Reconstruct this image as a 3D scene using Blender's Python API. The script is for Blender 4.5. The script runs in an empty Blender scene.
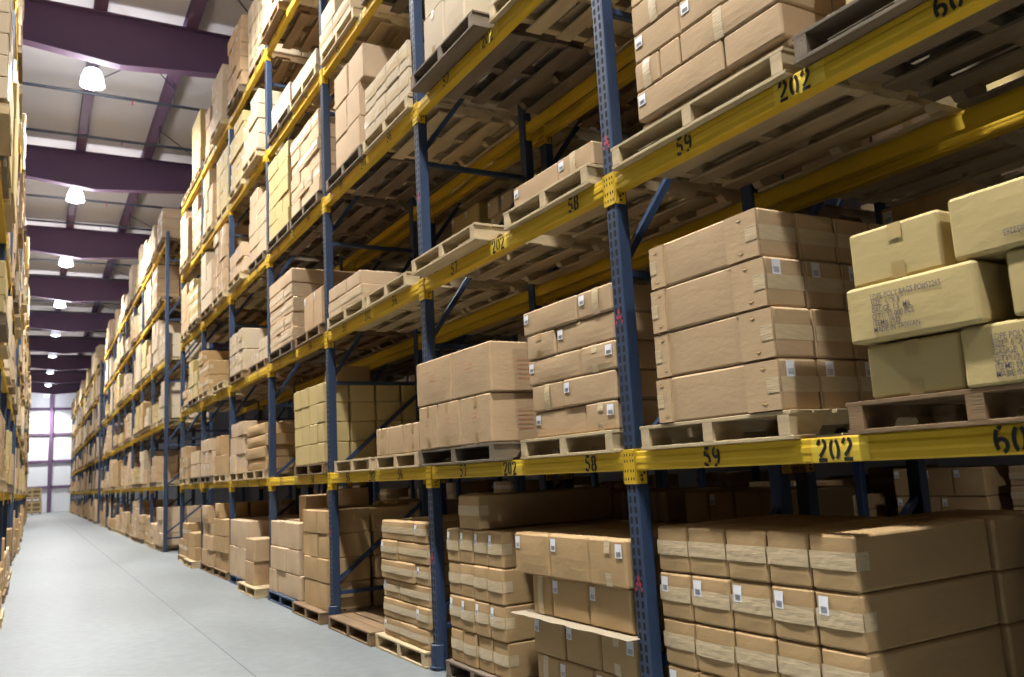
import bpy, math, random, time
from mathutils import Vector, Matrix
from mathutils.bvhtree import BVHTree
random.seed(7)
sc = bpy.context.scene
COL = sc.collection
PI = math.pi

# ------------------------------------------------------------------ layout
B = 2.515                                   # bay pitch
Y0 = 3.437                                  # near face of post 0
def PY(k): return Y0 + k * B
ZB = [1.380 + 1.452 * i for i in range(5)]  # undersides of the five beam levels
BH = 0.096                                  # beam height
ZT = [0.0] + [z + BH for z in ZB]           # what pallets stand on: floor, beam 1..5
XL = -2.96                                  # aisle face of the left rack
PH = 0.115                                  # pallet height
RD = 1.07                                   # frame depth
WALL_Y = 80.0

# ------------------------------------------------------------------ materials
def srgb(r, g, b):
    f = lambda c: (c / 255 / 12.92) if c / 255 <= 0.04045 else ((c / 255 + 0.055) / 1.055) ** 2.4
    return (f(r), f(g), f(b), 1)

def mat(name, col, rough=0.7, metal=0.0, vary=0.0, noise=0.0, nscale=6.0, stretch=(1, 1, 1), bump=0.0, bscale=40.0, col2=None, spec=0.5):
    m = bpy.data.materials.new(name); m.use_nodes = True
    nt = m.node_tree; N = nt.nodes; L = nt.links
    bs = N['Principled BSDF']
    bs.inputs['Roughness'].default_value = rough
    bs.inputs['Metallic'].default_value = metal
    bs.inputs['Specular IOR Level'].default_value = spec
    bs.inputs['Base Color'].default_value = col
    src = None
    if noise or bump or col2:
        tc = N.new('ShaderNodeTexCoord'); mp = N.new('ShaderNodeMapping')
        mp.inputs['Scale'].default_value = stretch
        L.new(tc.outputs['Object'], mp.inputs['Vector'])
        no = N.new('ShaderNodeTexNoise'); no.inputs['Scale'].default_value = nscale; no.inputs['Detail'].default_value = 5
        L.new(mp.outputs[0], no.inputs['Vector'])
        ra = N.new('ShaderNodeValToRGB')
        c2 = col2 or tuple(c * (1 - noise) for c in col[:3]) + (1,)
        ra.color_ramp.elements[0].position = 0.35; ra.color_ramp.elements[0].color = c2
        ra.color_ramp.elements[1].position = 0.68; ra.color_ramp.elements[1].color = col
        L.new(no.outputs['Fac'], ra.inputs['Fac']); src = ra.outputs['Color']
        if bump:
            n2 = N.new('ShaderNodeTexNoise'); n2.inputs['Scale'].default_value = bscale; n2.inputs['Detail'].default_value = 3
            L.new(mp.outputs[0], n2.inputs['Vector'])
            bp = N.new('ShaderNodeBump'); bp.inputs['Strength'].default_value = bump; bp.inputs['Distance'].default_value = 0.01
            L.new(n2.outputs['Fac'], bp.inputs['Height']); L.new(bp.outputs[0], bs.inputs['Normal'])
    if vary:
        ge = N.new('ShaderNodeNewGeometry'); mr = N.new('ShaderNodeMapRange')
        mr.inputs['To Min'].default_value = 1 - vary; mr.inputs['To Max'].default_value = 1 + vary
        L.new(ge.outputs['Random Per Island'], mr.inputs['Value'])
        hs = N.new('ShaderNodeHueSaturation')
        L.new(mr.outputs[0], hs.inputs['Value'])
        if src: L.new(src, hs.inputs['Color'])
        else: hs.inputs['Color'].default_value = col
        src = hs.outputs['Color']
    if src: L.new(src, bs.inputs['Base Color'])
    return m

def emis(name, col, s):
    m = bpy.data.materials.new(name); m.use_nodes = True
    b = m.node_tree.nodes['Principled BSDF']
    b.inputs['Base Color'].default_value = col
    b.inputs['Emission Color'].default_value = col
    b.inputs['Emission Strength'].default_value = s
    return m

M = {}
M['brown'] = mat('carton_brown', srgb(186, 157, 120), 0.8, vary=.07, noise=.10, nscale=3.5, stretch=(1, 1, 2.5), bump=.12, bscale=22, spec=.3)
M['ochre'] = mat('carton_ochre', srgb(180, 149, 105), 0.8, vary=.07, noise=.10, nscale=3.5, stretch=(1, 1, 2.5), bump=.12, bscale=22, spec=.3)
M['pink'] = mat('carton_pinkish', srgb(196, 170, 138), 0.8, vary=.06, noise=.08, nscale=4, bump=.12, bscale=22, spec=.3)
M['tan'] = mat('carton_tan', srgb(188, 167, 114), 0.75, vary=.04, noise=.06, nscale=3, stretch=(1, 1, 2), bump=.1, bscale=20, spec=.3)
M['pale'] = mat('carton_pale', srgb(196, 178, 150), 0.8, vary=.06, noise=.06, nscale=3, bump=.1, bscale=20, spec=.3)
LOOKS = ['brown', 'ochre', 'pink', 'tan', 'pale']
M['tape'] = mat('packing_tape_clear', srgb(196, 175, 140), 0.28, noise=.10, nscale=14, stretch=(1, .4, 4), bump=.25, bscale=30)
M['tape_tan'] = mat('packing_tape_tan', srgb(172, 148, 98), 0.45)
M['tape_dark'] = mat('packing_tape_dark', srgb(166, 136, 88), 0.4, noise=.08, nscale=10)
M['label'] = mat('label_paper', srgb(222, 222, 224), 0.6)
M['ink'] = mat('label_ink', srgb(66, 66, 78), 0.6)
M['inkblue'] = mat('carton_ink', srgb(84, 78, 92), 0.8)
M['inkred'] = mat('carton_red_ink', srgb(178, 104, 76), 0.8)
M['yellow'] = mat('rack_yellow', srgb(208, 170, 44), 0.6, spec=.25, noise=.02, nscale=3, stretch=(1, .6, 3))
M['patch'] = mat('rack_yellow_fresh', srgb(222, 190, 66), 0.6, spec=.25)
M['black'] = mat('stencil_black', srgb(24, 23, 22), 0.55)
M['blue'] = mat('rack_blue', srgb(42, 60, 88), 0.5, noise=.22, nscale=5, stretch=(1, 1, .6), bump=.03)
M['hole'] = mat('slot_dark', srgb(10, 12, 18), 0.9)
M['redmark'] = mat('mark_red', srgb(176, 52, 72), 0.6)
M['wood'] = mat('pallet_wood', srgb(196, 174, 134), 0.8, vary=.12, noise=.28, nscale=3, stretch=(2.2, .5, 6), bump=.2)
M['wood_grey'] = mat('pallet_wood_grey', srgb(118, 103, 84), 0.85, vary=.14, noise=.35, nscale=3, stretch=(2.2, .5, 6), bump=.25)
M['wood_brown'] = mat('pallet_wood_brown', srgb(134, 107, 74), 0.85, vary=.14, noise=.35, nscale=3, stretch=(2.2, .5, 6), bump=.25)
M['wood_blue'] = mat('pallet_paint_blue', srgb(62, 78, 100), 0.8, vary=.1, noise=.3, nscale=4, bump=.2)
M['purple'] = mat('steel_primer_purple', srgb(104, 78, 112), 0.65, noise=.12, nscale=1.2)
M['rod'] = mat('dark_pipe', srgb(44, 52, 66), 0.5)
M['galv'] = mat('galvanised', srgb(150, 152, 156), 0.45, metal=.6)
M['sheet'] = mat('white_sheet', srgb(150, 137, 114), 0.8)
M['lens'] = emis('lamp_lens', (1, .98, .95, 1), 60)
M['lens_low'] = emis('lamp_lens_low', (.85, .9, 1, 1), 4)
M['bell_low'] = emis('lamp_bell_low', (.8, .85, 1, 1), .7)
M['bell'] = emis('lamp_glowing_bell', (1, .98, 1.0, 1), 9)

def ceiling_mat():
    m = mat('roof_insulation', srgb(232, 228, 228), .75, noise=.05, nscale=.8, bump=.0)
    nt = m.node_tree; N = nt.nodes; L = nt.links
    tc = N.new('ShaderNodeTexCoord'); n = N.new('ShaderNodeTexNoise'); mp = N.new('ShaderNodeMapping')
    mp.inputs['Scale'].default_value = (.25, 1.6, 1)
    L.new(tc.outputs['Object'], mp.inputs[0]); L.new(mp.outputs[0], n.inputs['Vector']); n.inputs['Scale'].default_value = 1.2
    bp = N.new('ShaderNodeBump'); bp.inputs['Strength'].default_value = .3; bp.inputs['Distance'].default_value = .08
    L.new(n.outputs['Fac'], bp.inputs['Height']); L.new(bp.outputs[0], N['Principled BSDF'].inputs['Normal'])
    return m
M['ceil'] = ceiling_mat()

def floor_mat():
    m = bpy.data.materials.new('polished_concrete'); m.use_nodes = True
    nt = m.node_tree; N = nt.nodes; L = nt.links; bs = N['Principled BSDF']
    tc = N.new('ShaderNodeTexCoord')
    n1 = N.new('ShaderNodeTexNoise'); n1.inputs['Scale'].default_value = .55; n1.inputs['Detail'].default_value = 8; n1.inputs['Roughness'].default_value = .62
    mp = N.new('ShaderNodeMapping'); mp.inputs['Scale'].default_value = (1.6, .7, 1)
    L.new(tc.outputs['Object'], mp.inputs[0]); L.new(mp.outputs[0], n1.inputs['Vector'])
    r = N.new('ShaderNodeValToRGB')
    r.color_ramp.elements[0].position = .3; r.color_ramp.elements[0].color = srgb(104, 109, 110)
    r.color_ramp.elements[1].position = .7; r.color_ramp.elements[1].color = srgb(123, 129, 130)
    L.new(n1.outputs['Fac'], r.inputs['Fac'])
    n2 = N.new('ShaderNodeTexNoise'); n2.inputs['Scale'].default_value = 9; n2.inputs['Detail'].default_value = 8
    L.new(tc.outputs['Object'], n2.inputs['Vector'])
    mx = N.new('ShaderNodeMix'); mx.data_type = 'RGBA'; mx.blend_type = 'OVERLAY'; mx.inputs[0].default_value = .25
    L.new(r.outputs['Color'], mx.inputs[6]); L.new(n2.outputs['Fac'], mx.inputs[7])
    L.new(mx.outputs[2], bs.inputs['Base Color'])
    mr = N.new('ShaderNodeMapRange'); mr.inputs['To Min'].default_value = .38; mr.inputs['To Max'].default_value = .55
    L.new(n1.outputs['Fac'], mr.inputs['Value']); L.new(mr.outputs[0], bs.inputs['Roughness'])
    bp = N.new('ShaderNodeBump'); bp.inputs['Strength'].default_value = .08; bp.inputs['Distance'].default_value = .02
    L.new(n1.outputs['Fac'], bp.inputs['Height']); L.new(bp.outputs[0], bs.inputs['Normal'])
    return m
M['floor'] = floor_mat()

def wall_mat():
    m = mat('white_wall_panel', srgb(226, 230, 236), .55, noise=.04, nscale=1)
    nt = m.node_tree; N = nt.nodes; L = nt.links
    tc = N.new('ShaderNodeTexCoord'); w = N.new('ShaderNodeTexWave'); w.wave_type = 'BANDS'; w.bands_direction = 'X'
    w.inputs['Scale'].default_value = 1.6
    L.new(tc.outputs['Object'], w.inputs['Vector'])
    bp = N.new('ShaderNodeBump'); bp.inputs['Strength'].default_value = .3; bp.inputs['Distance'].default_value = .03
    L.new(w.outputs['Fac'], bp.inputs['Height']); L.new(bp.outputs[0], N['Principled BSDF'].inputs['Normal'])
    return m
M['wall'] = wall_mat()
M['wall_grey'] = mat('side_wall_panel', srgb(96, 92, 92), .8)

# ------------------------------------------------------------------ mesh helpers
class MB:
    def __init__(s): s.v = []; s.f = []; s.m = []; s.mats = []
    def mi(s, key):
        if key not in s.mats: s.mats.append(key)
        return s.mats.index(key)
    def add(s, vs, fs, key):
        o = len(s.v); s.v += [tuple(v) for v in vs]; s.f += [tuple(i + o for i in f) for f in fs]
        s.m += [s.mi(key)] * len(fs)
    def box(s, x0, x1, y0, y1, z0, z1, key, ch=0.0):
        if ch <= 0:
            s.add([(x, y, z) for x in (x0, x1) for y in (y0, y1) for z in (z0, z1)],
                  [(0, 1, 3, 2), (4, 6, 7, 5), (0, 4, 5, 1), (2, 3, 7, 6), (0, 2, 6, 4), (1, 5, 7, 3)], key)
            return
        c = ((x0 + x1) / 2, (y0 + y1) / 2, (z0 + z1) / 2); h = ((x1 - x0) / 2, (y1 - y0) / 2, (z1 - z0) / 2)
        vs, fs = chamfer_box(h, ch)
        s.add([(a + c[0], b + c[1], d + c[2]) for a, b, d in vs], fs, key)
    def prism(s, prof, y0, y1, key):        # closed profile in x,z swept along y
        n = len(prof)
        vs = [(x, y0, z) for x, z in prof] + [(x, y1, z) for x, z in prof]
        fs = [(i, (i + 1) % n, n + (i + 1) % n, n + i) for i in range(n)] + [tuple(range(n))[::-1], tuple(range(n, 2 * n))]
        s.add(vs, fs, key)
    def bar(s, a, b, w, t, key):            # rectangular bar from a to b
        a, b = Vector(a), Vector(b); d = (b - a).normalized()
        u = d.cross(Vector((0, 1, 0)));
        if u.length < .01: u = d.cross(Vector((1, 0, 0)))
        u.normalize(); v = d.cross(u)
        q = [(-w, -t), (w, -t), (w, t), (-w, t)]
        vs = [p + u * (i / 2) + v * (j / 2) for p in (a, b) for i, j in q]
        s.add(vs, [(0, 1, 5, 4), (1, 2, 6, 5), (2, 3, 7, 6), (3, 0, 4, 7), (3, 2, 1, 0), (4, 5, 6, 7)], key)
    def cyl(s, a, b, r, key, n=12, r2=None):
        a, b = Vector(a), Vector(b); d = (b - a).normalized()
        u = d.orthogonal().normalized(); v = d.cross(u); r2 = r if r2 is None else r2
        vs = [p + (u * math.cos(2 * PI * i / n) + v * math.sin(2 * PI * i / n)) * rr for p, rr in ((a, r), (b, r2)) for i in range(n)]
        fs = [(i, (i + 1) % n, n + (i + 1) % n, n + i) for i in range(n)] + [tuple(range(n))[::-1], tuple(range(n, 2 * n))]
        s.add(vs, fs, key)
    def lathe(s, prof, key, n=20, c=(0, 0, 0)):
        vs = [(c[0] + r * math.cos(2 * PI * i / n), c[1] + r * math.sin(2 * PI * i / n), c[2] + z) for r, z in prof for i in range(n)]
        fs = [(k * n + i, k * n + (i + 1) % n, (k + 1) * n + (i + 1) % n, (k + 1) * n + i) for k in range(len(prof) - 1) for i in range(n)]
        s.add(vs, fs, key)
    def mesh(s, name):
        me = bpy.data.meshes.new(name); me.from_pydata(s.v, [], s.f)
        for k in s.mats: me.materials.append(M[k])
        me.polygons.foreach_set('material_index', s.m); me.update()
        return me

def chamfer_box(h, c):
    hx, hy, hz = h; c = min(c, hx * .6, hy * .6, hz * .6)
    vs = []; ix = {}
    for sx in (-1, 1):
        for sy in (-1, 1):
            for sz in (-1, 1):
                for a in range(3):
                    p = [sx * (hx - c), sy * (hy - c), sz * (hz - c)]; p[a] = (sx * hx, sy * hy, sz * hz)[a]
                    ix[(sx, sy, sz, a)] = len(vs); vs.append(tuple(p))
    fs = []
    for a in range(3):
        b, d = (a + 1) % 3, (a + 2) % 3
        for s in (-1, 1):
            q = []
            for t, u in ((-1, -1), (1, -1), (1, 1), (-1, 1)):
                k = [0, 0, 0]; k[a] = s; k[b] = t; k[d] = u; q.append(ix[(*k, a)])
            fs.append(tuple(q if s > 0 else q[::-1]))
        for t in (-1, 1):                   # edges parallel to axis a
            for u in (-1, 1):
                k0 = [0, 0, 0]; k1 = [0, 0, 0]; k0[a] = -1; k1[a] = 1
                for k in (k0, k1): k[b] = t; k[d] = u
                q = [ix[(*k0, b)], ix[(*k1, b)], ix[(*k1, d)], ix[(*k0, d)]]
                fs.append(tuple(q if t * u < 0 else q[::-1]))
    for sx in (-1, 1):
        for sy in (-1, 1):
            for sz in (-1, 1):
                q = [ix[(sx, sy, sz, 0)], ix[(sx, sy, sz, 1)], ix[(sx, sy, sz, 2)]]
                fs.append(tuple(q if sx * sy * sz > 0 else q[::-1]))
    return vs, fs

def link(name, me, parent=None, loc=None, rz=None):
    o = bpy.data.objects.new(name, me); COL.objects.link(o)
    if parent: o.parent = parent
    if loc is not None: o.location = loc
    if rz: o.rotation_euler = (0, 0, rz)
    return o
def empty(name, loc=(0, 0, 0), rz=0):
    o = bpy.data.objects.new(name, None); COL.objects.link(o); o.location = loc; o.rotation_euler = (0, 0, rz)
    o.empty_display_size = .1
    return o
def tag(o, label, cat, group=None, kind=None):
    o['label'] = label
    if cat: o['category'] = cat
    if group: o['group'] = group
    if kind: o['kind'] = kind
    return o
def struct(name, mb, label=None):
    o = link(name, mb.mesh(name)); o['kind'] = 'structure'
    if label: o['label'] = label
    return o
ORD = ['zeroth', 'first', 'second', 'third', 'fourth', 'fifth', 'sixth', 'seventh', 'eighth', 'ninth', 'tenth', 'eleventh', 'twelfth', 'thirteenth',
       'fourteenth', 'fifteenth', 'sixteenth', 'seventeenth', 'eighteenth', 'nineteenth', 'twentieth']
def ordn(n): return ORD[n] if n <= 20 else 'twenty-' + ORD[n - 20] if n < 30 else 'thirtieth' if n == 30 else 'thirty-' + ORD[n - 30]
LEVEL = ['floor', 'lowest beam', 'second beam', 'third beam', 'fourth beam', 'top beam']

# ------------------------------------------------------------------ camera (fitted to the photograph)
F_PX, YAW, PIT, ROL = 847.85, .5170, .1533, -.0543
CAM = Vector((-2.6242, 0, 1.4178))
Fw = Vector((math.sin(YAW) * math.cos(PIT), math.cos(YAW) * math.cos(PIT), math.sin(PIT)))
R0 = Vector((math.cos(YAW), -math.sin(YAW), 0)); U0 = R0.cross(Fw)
Rt = R0 * math.cos(ROL) + U0 * math.sin(ROL); Up = -R0 * math.sin(ROL) + U0 * math.cos(ROL)
cd = bpy.data.cameras.new('camera'); cam = bpy.data.objects.new('camera', cd); COL.objects.link(cam)
cd.sensor_width = 36; cd.lens = F_PX / 1024 * 36; cd.clip_start = .02; cd.clip_end = 300
mw = Matrix((Rt, Up, -Fw)).transposed().to_4x4(); mw.translation = CAM
cam.matrix_world = mw
cd.dof.use_dof = True; cd.dof.focus_distance = 4.6; cd.dof.aperture_fstop = 3.2
sc.camera = cam

# ------------------------------------------------------------------ room shell
XW0, XW1, YB = -12.0, 11.0, -9.0
mb = MB(); mb.box(XW0, XW1, YB, WALL_Y, -.2, 0, 'floor'); struct('floor', mb, 'smooth grey concrete warehouse floor')
mb = MB(); mb.box(XW0, XW1, YB, WALL_Y, 10.62, 10.75, 'ceil'); struct('ceiling', mb, 'pale insulated roof lining between purple beams')
mb = MB(); mb.box(XW0 - .2, XW1 + .2, WALL_Y, WALL_Y + .2, -.2, 10.75, 'wall'); struct('wall_far', mb, 'white panelled wall at the end of the aisle')
mb = MB(); mb.box(XW0 - .2, XW1 + .2, YB - .2, YB, -.2, 10.75, 'wall_grey'); struct('wall_back', mb)
mb = MB(); mb.box(XW0 - .2, XW0, YB, WALL_Y, -.2, 10.75, 'wall_grey'); struct('wall_left', mb)
mb = MB(); mb.box(XW1, XW1 + .2, YB, WALL_Y, -.2, 10.75, 'wall_grey'); struct('wall_right', mb)
# saw-cut joints in the slab
M['joint'] = mat('joint_dark', srgb(92, 96, 97), .8)
def joint(n, a, b):
    mb = MB(); mb.box(a[0], b[0], a[1], b[1], .0002, .0016, 'joint'); struct('trim_%d' % n, mb, 'saw-cut joint in the concrete floor')
joint(1, (-1.137, -5), (-1.131, 79))
# girts and column of the far wall
mb = MB()
for z in (2.05, 4.12, 6.35, 8.45): mb.box(XW0, XW1, WALL_Y - .12, WALL_Y, z - .1, z + .1, 'purple')
struct('trim_20', mb, 'purple girts crossing the far white wall')
mb = MB(); mb.box(-1.56, -1.28, WALL_Y - .35, WALL_Y - .12, 0, 9.6, 'purple'); struct('trim_21', mb, 'purple column on the far wall')

# rafters: the lower flange dips to a knee above the aisle
def rafter(n, y):
    mb = MB()
    bot = [(XW0, 9.95), (-7, 9.95), (-2.9, 9.53), (-1.4, 9.36), (.5, 9.53), (4.5, 9.9), (XW1, 9.9)]
    top = 10.34
    for (xa, za), (xb, zb) in zip(bot, bot[1:]):
        # web
        mb.add([(xa, y - .008, za), (xb, y - .008, zb), (xb, y - .008, top), (xa, y - .008, top), (xa, y + .008, za), (xb, y + .008, zb), (xb, y + .008, top), (xa, y + .008, top)],
               [(0, 1, 2, 3), (7, 6, 5, 4), (0, 4, 5, 1), (3, 2, 6, 7)], 'purple')
        # lower flange
        mb.add([(xa, y - .12, za - .02), (xb, y - .12, zb - .02), (xb, y + .12, zb - .02), (xa, y + .12, za - .02), (xa, y - .12, za), (xb, y - .12, zb), (xb, y + .12, zb), (xa, y + .12, za)],
               [(3, 2, 1, 0), (4, 5, 6, 7), (0, 1, 5, 4), (2, 3, 7, 6)], 'purple')
    mb.box(XW0, XW1, y - .12, y + .12, top, top + .02, 'purple')
    struct('trim_%d' % n, mb, 'purple roof rafter with a knee over the aisle')
RY = [16.6 + 7.55 * i for i in range(-3, 9)]
for i, y in enumerate(RY): rafter(30 + i, y)
# purlins along the building
for i in range(-5, 9):
    x = -1.75 + 1.62 * i; mb = MB()
    mb.box(x - .11, x + .11, YB, WALL_Y, 10.37, 10.395, 'purple'); mb.box(x - .012, x + .012, YB, WALL_Y, 10.395, 10.60, 'purple')
    mb.box(x - .11, x + .02, YB, WALL_Y, 10.60, 10.62, 'purple')
    struct('trim_%d' % (60 + i), mb, 'purple purlin running along the roof')
# sprinkler / sag pipes across the bays
n = 80
for y in RY:
    for f in (1 / 3, 2 / 3):
        yy = y + 7.55 * f
        if yy < WALL_Y - .5:
            mb = MB(); mb.cyl((XW0, yy, 9.84), (XW1, yy, 9.84), .035, 'rod', 8)
            for x in (-1.7, -.1, 1.5): mb.cyl((x, yy, 9.84), (x, yy, 10.38), .008, 'rod', 5)
            for x in (-.95, .9): mb.cyl((x, yy, 9.84), (x, yy, 9.72), .014, 'redmark', 6)
            struct('trim_%d' % n, mb, 'dark pipe crossing under the roof'); n += 1
for y in RY:                                # bracing cables
    mb = MB()
    for a, b in (((-1.5, y + .2), (-.1, y + 2.6)), ((-1.5, y + 2.6), (-.1, y + .2)), ((-.1, y - 2.4), (1.5, y - .1))):
        mb.cyl((*a, 10.30), (*b, 10.30), .012, 'rod', 5)
    struct('trim_%d' % n, mb, 'thin bracing cables under the roof'); n += 1

# ------------------------------------------------------------------ lamps
def make_lamp():
    t = empty('high_bay_lamp')
    b = MB(); b.cyl((0, 0, .32), (0, 0, .62), .11, 'galv', 14); b.cyl((0, 0, .62), (0, 0, .66), .07, 'galv', 12); link('ballast_housing', b.mesh('ballast_housing'), t)
    b = MB(); b.lathe([(.10, .32), (.14, .29), (.19, .16), (.22, 0), (.225, 0), (.20, .16), (.15, .30), (.10, .335)], 'bell', 24); link('reflector', b.mesh('reflector'), t)
    b = MB(); b.lathe([(.0, -.06), (.10, -.05), (.17, -.02), (.21, .01), (.0, .012)], 'lens', 24); link('lens', b.mesh('lens'), t)
    b = MB(); b.cyl((0, 0, .66), (0, 0, 1.25), .008, 'rod', 6); link('hanging_rod', b.mesh('hanging_rod'), t)
    return t
def dup(t, loc, rz=0):
    r = t.copy(); COL.objects.link(r); r.location = loc; r.rotation_euler = (0, 0, rz)
    for c in list(t.children):
        d = c.copy(); COL.objects.link(d); d.parent = r
        for g in list(c.children):
            e = g.copy(); COL.objects.link(e); e.parent = d
    return r
lamp0 = make_lamp(); used = False
LAMPZ = 9.30
lampn = 0
for i in range(-3, 9):
    y = 16.6 + 7.55 * i + .9
    if y > WALL_Y - 1: continue
    for x, nm in ((-1.82, 'aisle'), (3.75, 'right'), (-7.4, 'left')):
        if nm == 'aisle' and i >= 0:        # the ones the photograph can see
            if not used: t = lamp0; t.location = (x, y, LAMPZ); used = True
            else: t = dup(lamp0, (x, y, LAMPZ))
            lampn += 1
            if i >= 4:
                for c_ in t.children:
                    for q_ in ('lens', 'reflector'):
                        if c_.name.startswith(q_): c_.data = c_.data.copy(); c_.data.materials[0] = M['lens_low' if q_ == 'lens' else 'bell_low']
            tag(t, 'glowing round high bay lamp over the aisle, %s from the camera' % ordn(lampn), 'lamp', 'high bay lamps above the aisle')
        ld = bpy.data.lights.new('lamp_light', 'AREA'); ld.shape = 'DISK'; ld.size = .40
        low = {4: .3, 5: .4, 6: .6, 7: .8, 8: .8}.get(i, 1)
        ld.energy = (760 if nm == 'aisle' else 34) * low; ld.spread = 2.35
        ld.color = (1.0, .985, .955)
        lo = bpy.data.objects.new('lamp_light', ld); COL.objects.link(lo); lo.location = (x, y, LAMPZ - .075)
        if nm == 'aisle':
            lp = bpy.data.lights.new('lamp_glow', 'POINT'); lp.energy = 230 * max(.5, low); lp.shadow_soft_size = .3; lp.color = (.95, .95, 1.0)
            lq = bpy.data.objects.new('lamp_glow', lp); COL.objects.link(lq); lq.location = (x, y, LAMPZ - .45)

# ------------------------------------------------------------------ rack frames
ZTOP = 7.50
PW, PD = .092, .078                         # post width along the aisle, depth
def post_mesh(front, detail):
    b = MB(); b.box(0, PD, 0, PW, 0.012, ZTOP, 'blue', .006)
    if detail:
        z = .12
        while z < ZTOP - .05:
            for yc in (.026, .066):
                w = .0100; h = .018; x = -.0006
                b.add([(x, yc - w, z - h * .55), (x, yc - w * .6, z - h), (x, yc + w * .6, z - h), (x, yc + w, z - h * .55), (x, yc + w, z + h * .6), (x, yc + w * .6, z + h), (x, yc - w * .6, z + h), (x, yc - w, z + h * .6)],
                      [tuple(range(8))], 'hole')
            z += .0508
    return b.mesh('front_post' if front else 'rear_post')
H_BR = [.30, 2.40, 3.885, 5.35, 6.8]
D_BR = [((.07, .42), (1.0, 1.12)), ((.07, 1.50), (1.0, 2.28)), ((.07, 2.48), (.99, 3.80)), ((.07, 4.02), (.99, 5.28)), ((.07, 5.48), (.99, 6.75))]
def frame_proto(detail, name='upright_rack'):
    t = empty(name)
    link('front_post', post_mesh(True, detail), t)
    me = MB(); me.box(RD - PD, RD, 0, PW, .012, ZTOP, 'blue', .006); link('rear_post', me.mesh('rear_post'), t)
    for z in H_BR:
        b = MB(); b.box(PD, RD - PD, .022, .066, z - .019, z + .019, 'blue', .004); link('horizontal_brace', b.mesh('horizontal_brace'), t)
    for (xa, za), (xb, zb) in D_BR:
        b = MB(); b.bar((xa, .044, za), (xb, .044, zb), .038, .040, 'blue'); link('diagonal_brace', b.mesh('diagonal_brace'), t)
    for x in (0, RD - PD):
        b = MB(); b.box(x - .02, x + PD + .03, -.02, PW + .02, 0, .012, 'blue', .002); link('foot_plate', b.mesh('foot_plate'), t)
    return t
FR_HI = None; FR_LO = None
frames = []                                 # for the visibility pass
def place_frame(x, y, rz, label, group, detail):
    global FR_HI, FR_LO
    if detail:
        if FR_HI is None: FR_HI = frame_proto(True); t = FR_HI; t.location = (x, y, 0); t.rotation_euler = (0, 0, rz)
        else: t = dup(FR_HI, (x, y, 0), rz)
    else:
        if FR_LO is None: FR_LO = frame_proto(False); t = FR_LO; t.location = (x, y, 0); t.rotation_euler = (0, 0, rz)
        else: t = dup(FR_LO, (x, y, 0), rz)
    tag(t, label, 'rack frame', group)
    frames.append((x, y, rz))
    return t
G1 = list(range(-1, 6)); G2 = list(range(7, 15)); G3 = list(range(16, 29))
posts = [-1] + [k + 1 for k in G1] + [7] + [k + 1 for k in G2] + [16] + [k + 1 for k in G3]
first_hi = {}
for k in posts:
    if PY(k) > WALL_Y - 1.5 or k < 0: continue
    t = place_frame(0, PY(k), 0, 'blue slotted frame of the main rack, %s from the camera' % ordn(k + 1 if k < 7 else k + 1), 'frames of the main rack', k <= 7)
    first_hi[k] = t
place_frame(0, PY(-1), 0, 'blue slotted frame at the near end of the main rack', 'frames of the main rack', True)
place_frame(1.20, PY(-1), 0, 'blue frame at the near end of the back-to-back row', 'frames of the row behind the main rack', False)
# red maker's marks on the two nearest fronts, guard on the second
def red_mark(parent, z):
    b = MB(); x = -.0014
    def dia(cy, cz, w, h): b.add([(x, cy, cz - h), (x, cy + w, cz), (x, cy, cz + h), (x, cy - w, cz)], [(0, 1, 2, 3)], 'redmark')
    dia(.046, .024, .010, .020); dia(.034, -.004, .012, .014); dia(.058, -.004, .012, .014); dia(.024, -.028, .008, .014); dia(.068, -.028, .008, .014)
    o = link('printed_mark', b.mesh('printed_mark'), parent, (0, 0, z)); o['label'] = 'small red printed mark'
for k, zs in ((0, (.83, 2.17, 3.12)), (1, (.80, 3.6)), (2, (.9,))):
    for z in zs: red_mark([c for c in first_hi[k].children if c.name.startswith('front_post')][0], z)
for k in (1, 2, 6):
    b = MB()
    prof = [(.078, 0), (.078, .012), (.066, .016), (.066, .165), (.060, .17)]
    vs = []; nseg = 12
    for r, z in prof:
        for i in range(nseg + 1):
            a = PI / 2 + PI * i / nseg; vs.append((.035 + r * math.cos(a) * 1.05, PW / 2 + r * math.sin(a), z))
    fs = [(j * (nseg + 1) + i, j * (nseg + 1) + i + 1, (j + 1) * (nseg + 1) + i + 1, (j + 1) * (nseg + 1) + i) for j in range(len(prof) - 1) for i in range(nseg)]
    b.add(vs, fs, 'blue'); o = link('post_guard', b.mesh('post_guard'), first_hi[k], (0, 0, .012)); o['label'] = 'rounded steel guard at the foot of the post'
lk = 0
for k in posts:
    if k < 1 or PY(k) > 66: continue
    lk += 1
    if k > 12 and k % 2: continue
    place_frame(XL, PY(k) + .1, PI, 'blue frame of the opposite rack, %s from the camera' % ordn(lk), 'frames of the opposite rack', False)
XB = 1.20                                   # back-to-back row
for k in range(0, 7):
    place_frame(XB, PY(k), 0, 'blue frame of the back-to-back row, %s from the camera' % ordn(k + 1), 'frames of the row behind the main rack', False)
XC = 5.15
for k in range(0, 11):
    place_frame(XC, PY(k) + .3, 0, 'blue frame in the rack across the next aisle, %s from the camera' % ordn(k + 1), 'frames of the rack across the next aisle', False)

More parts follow.
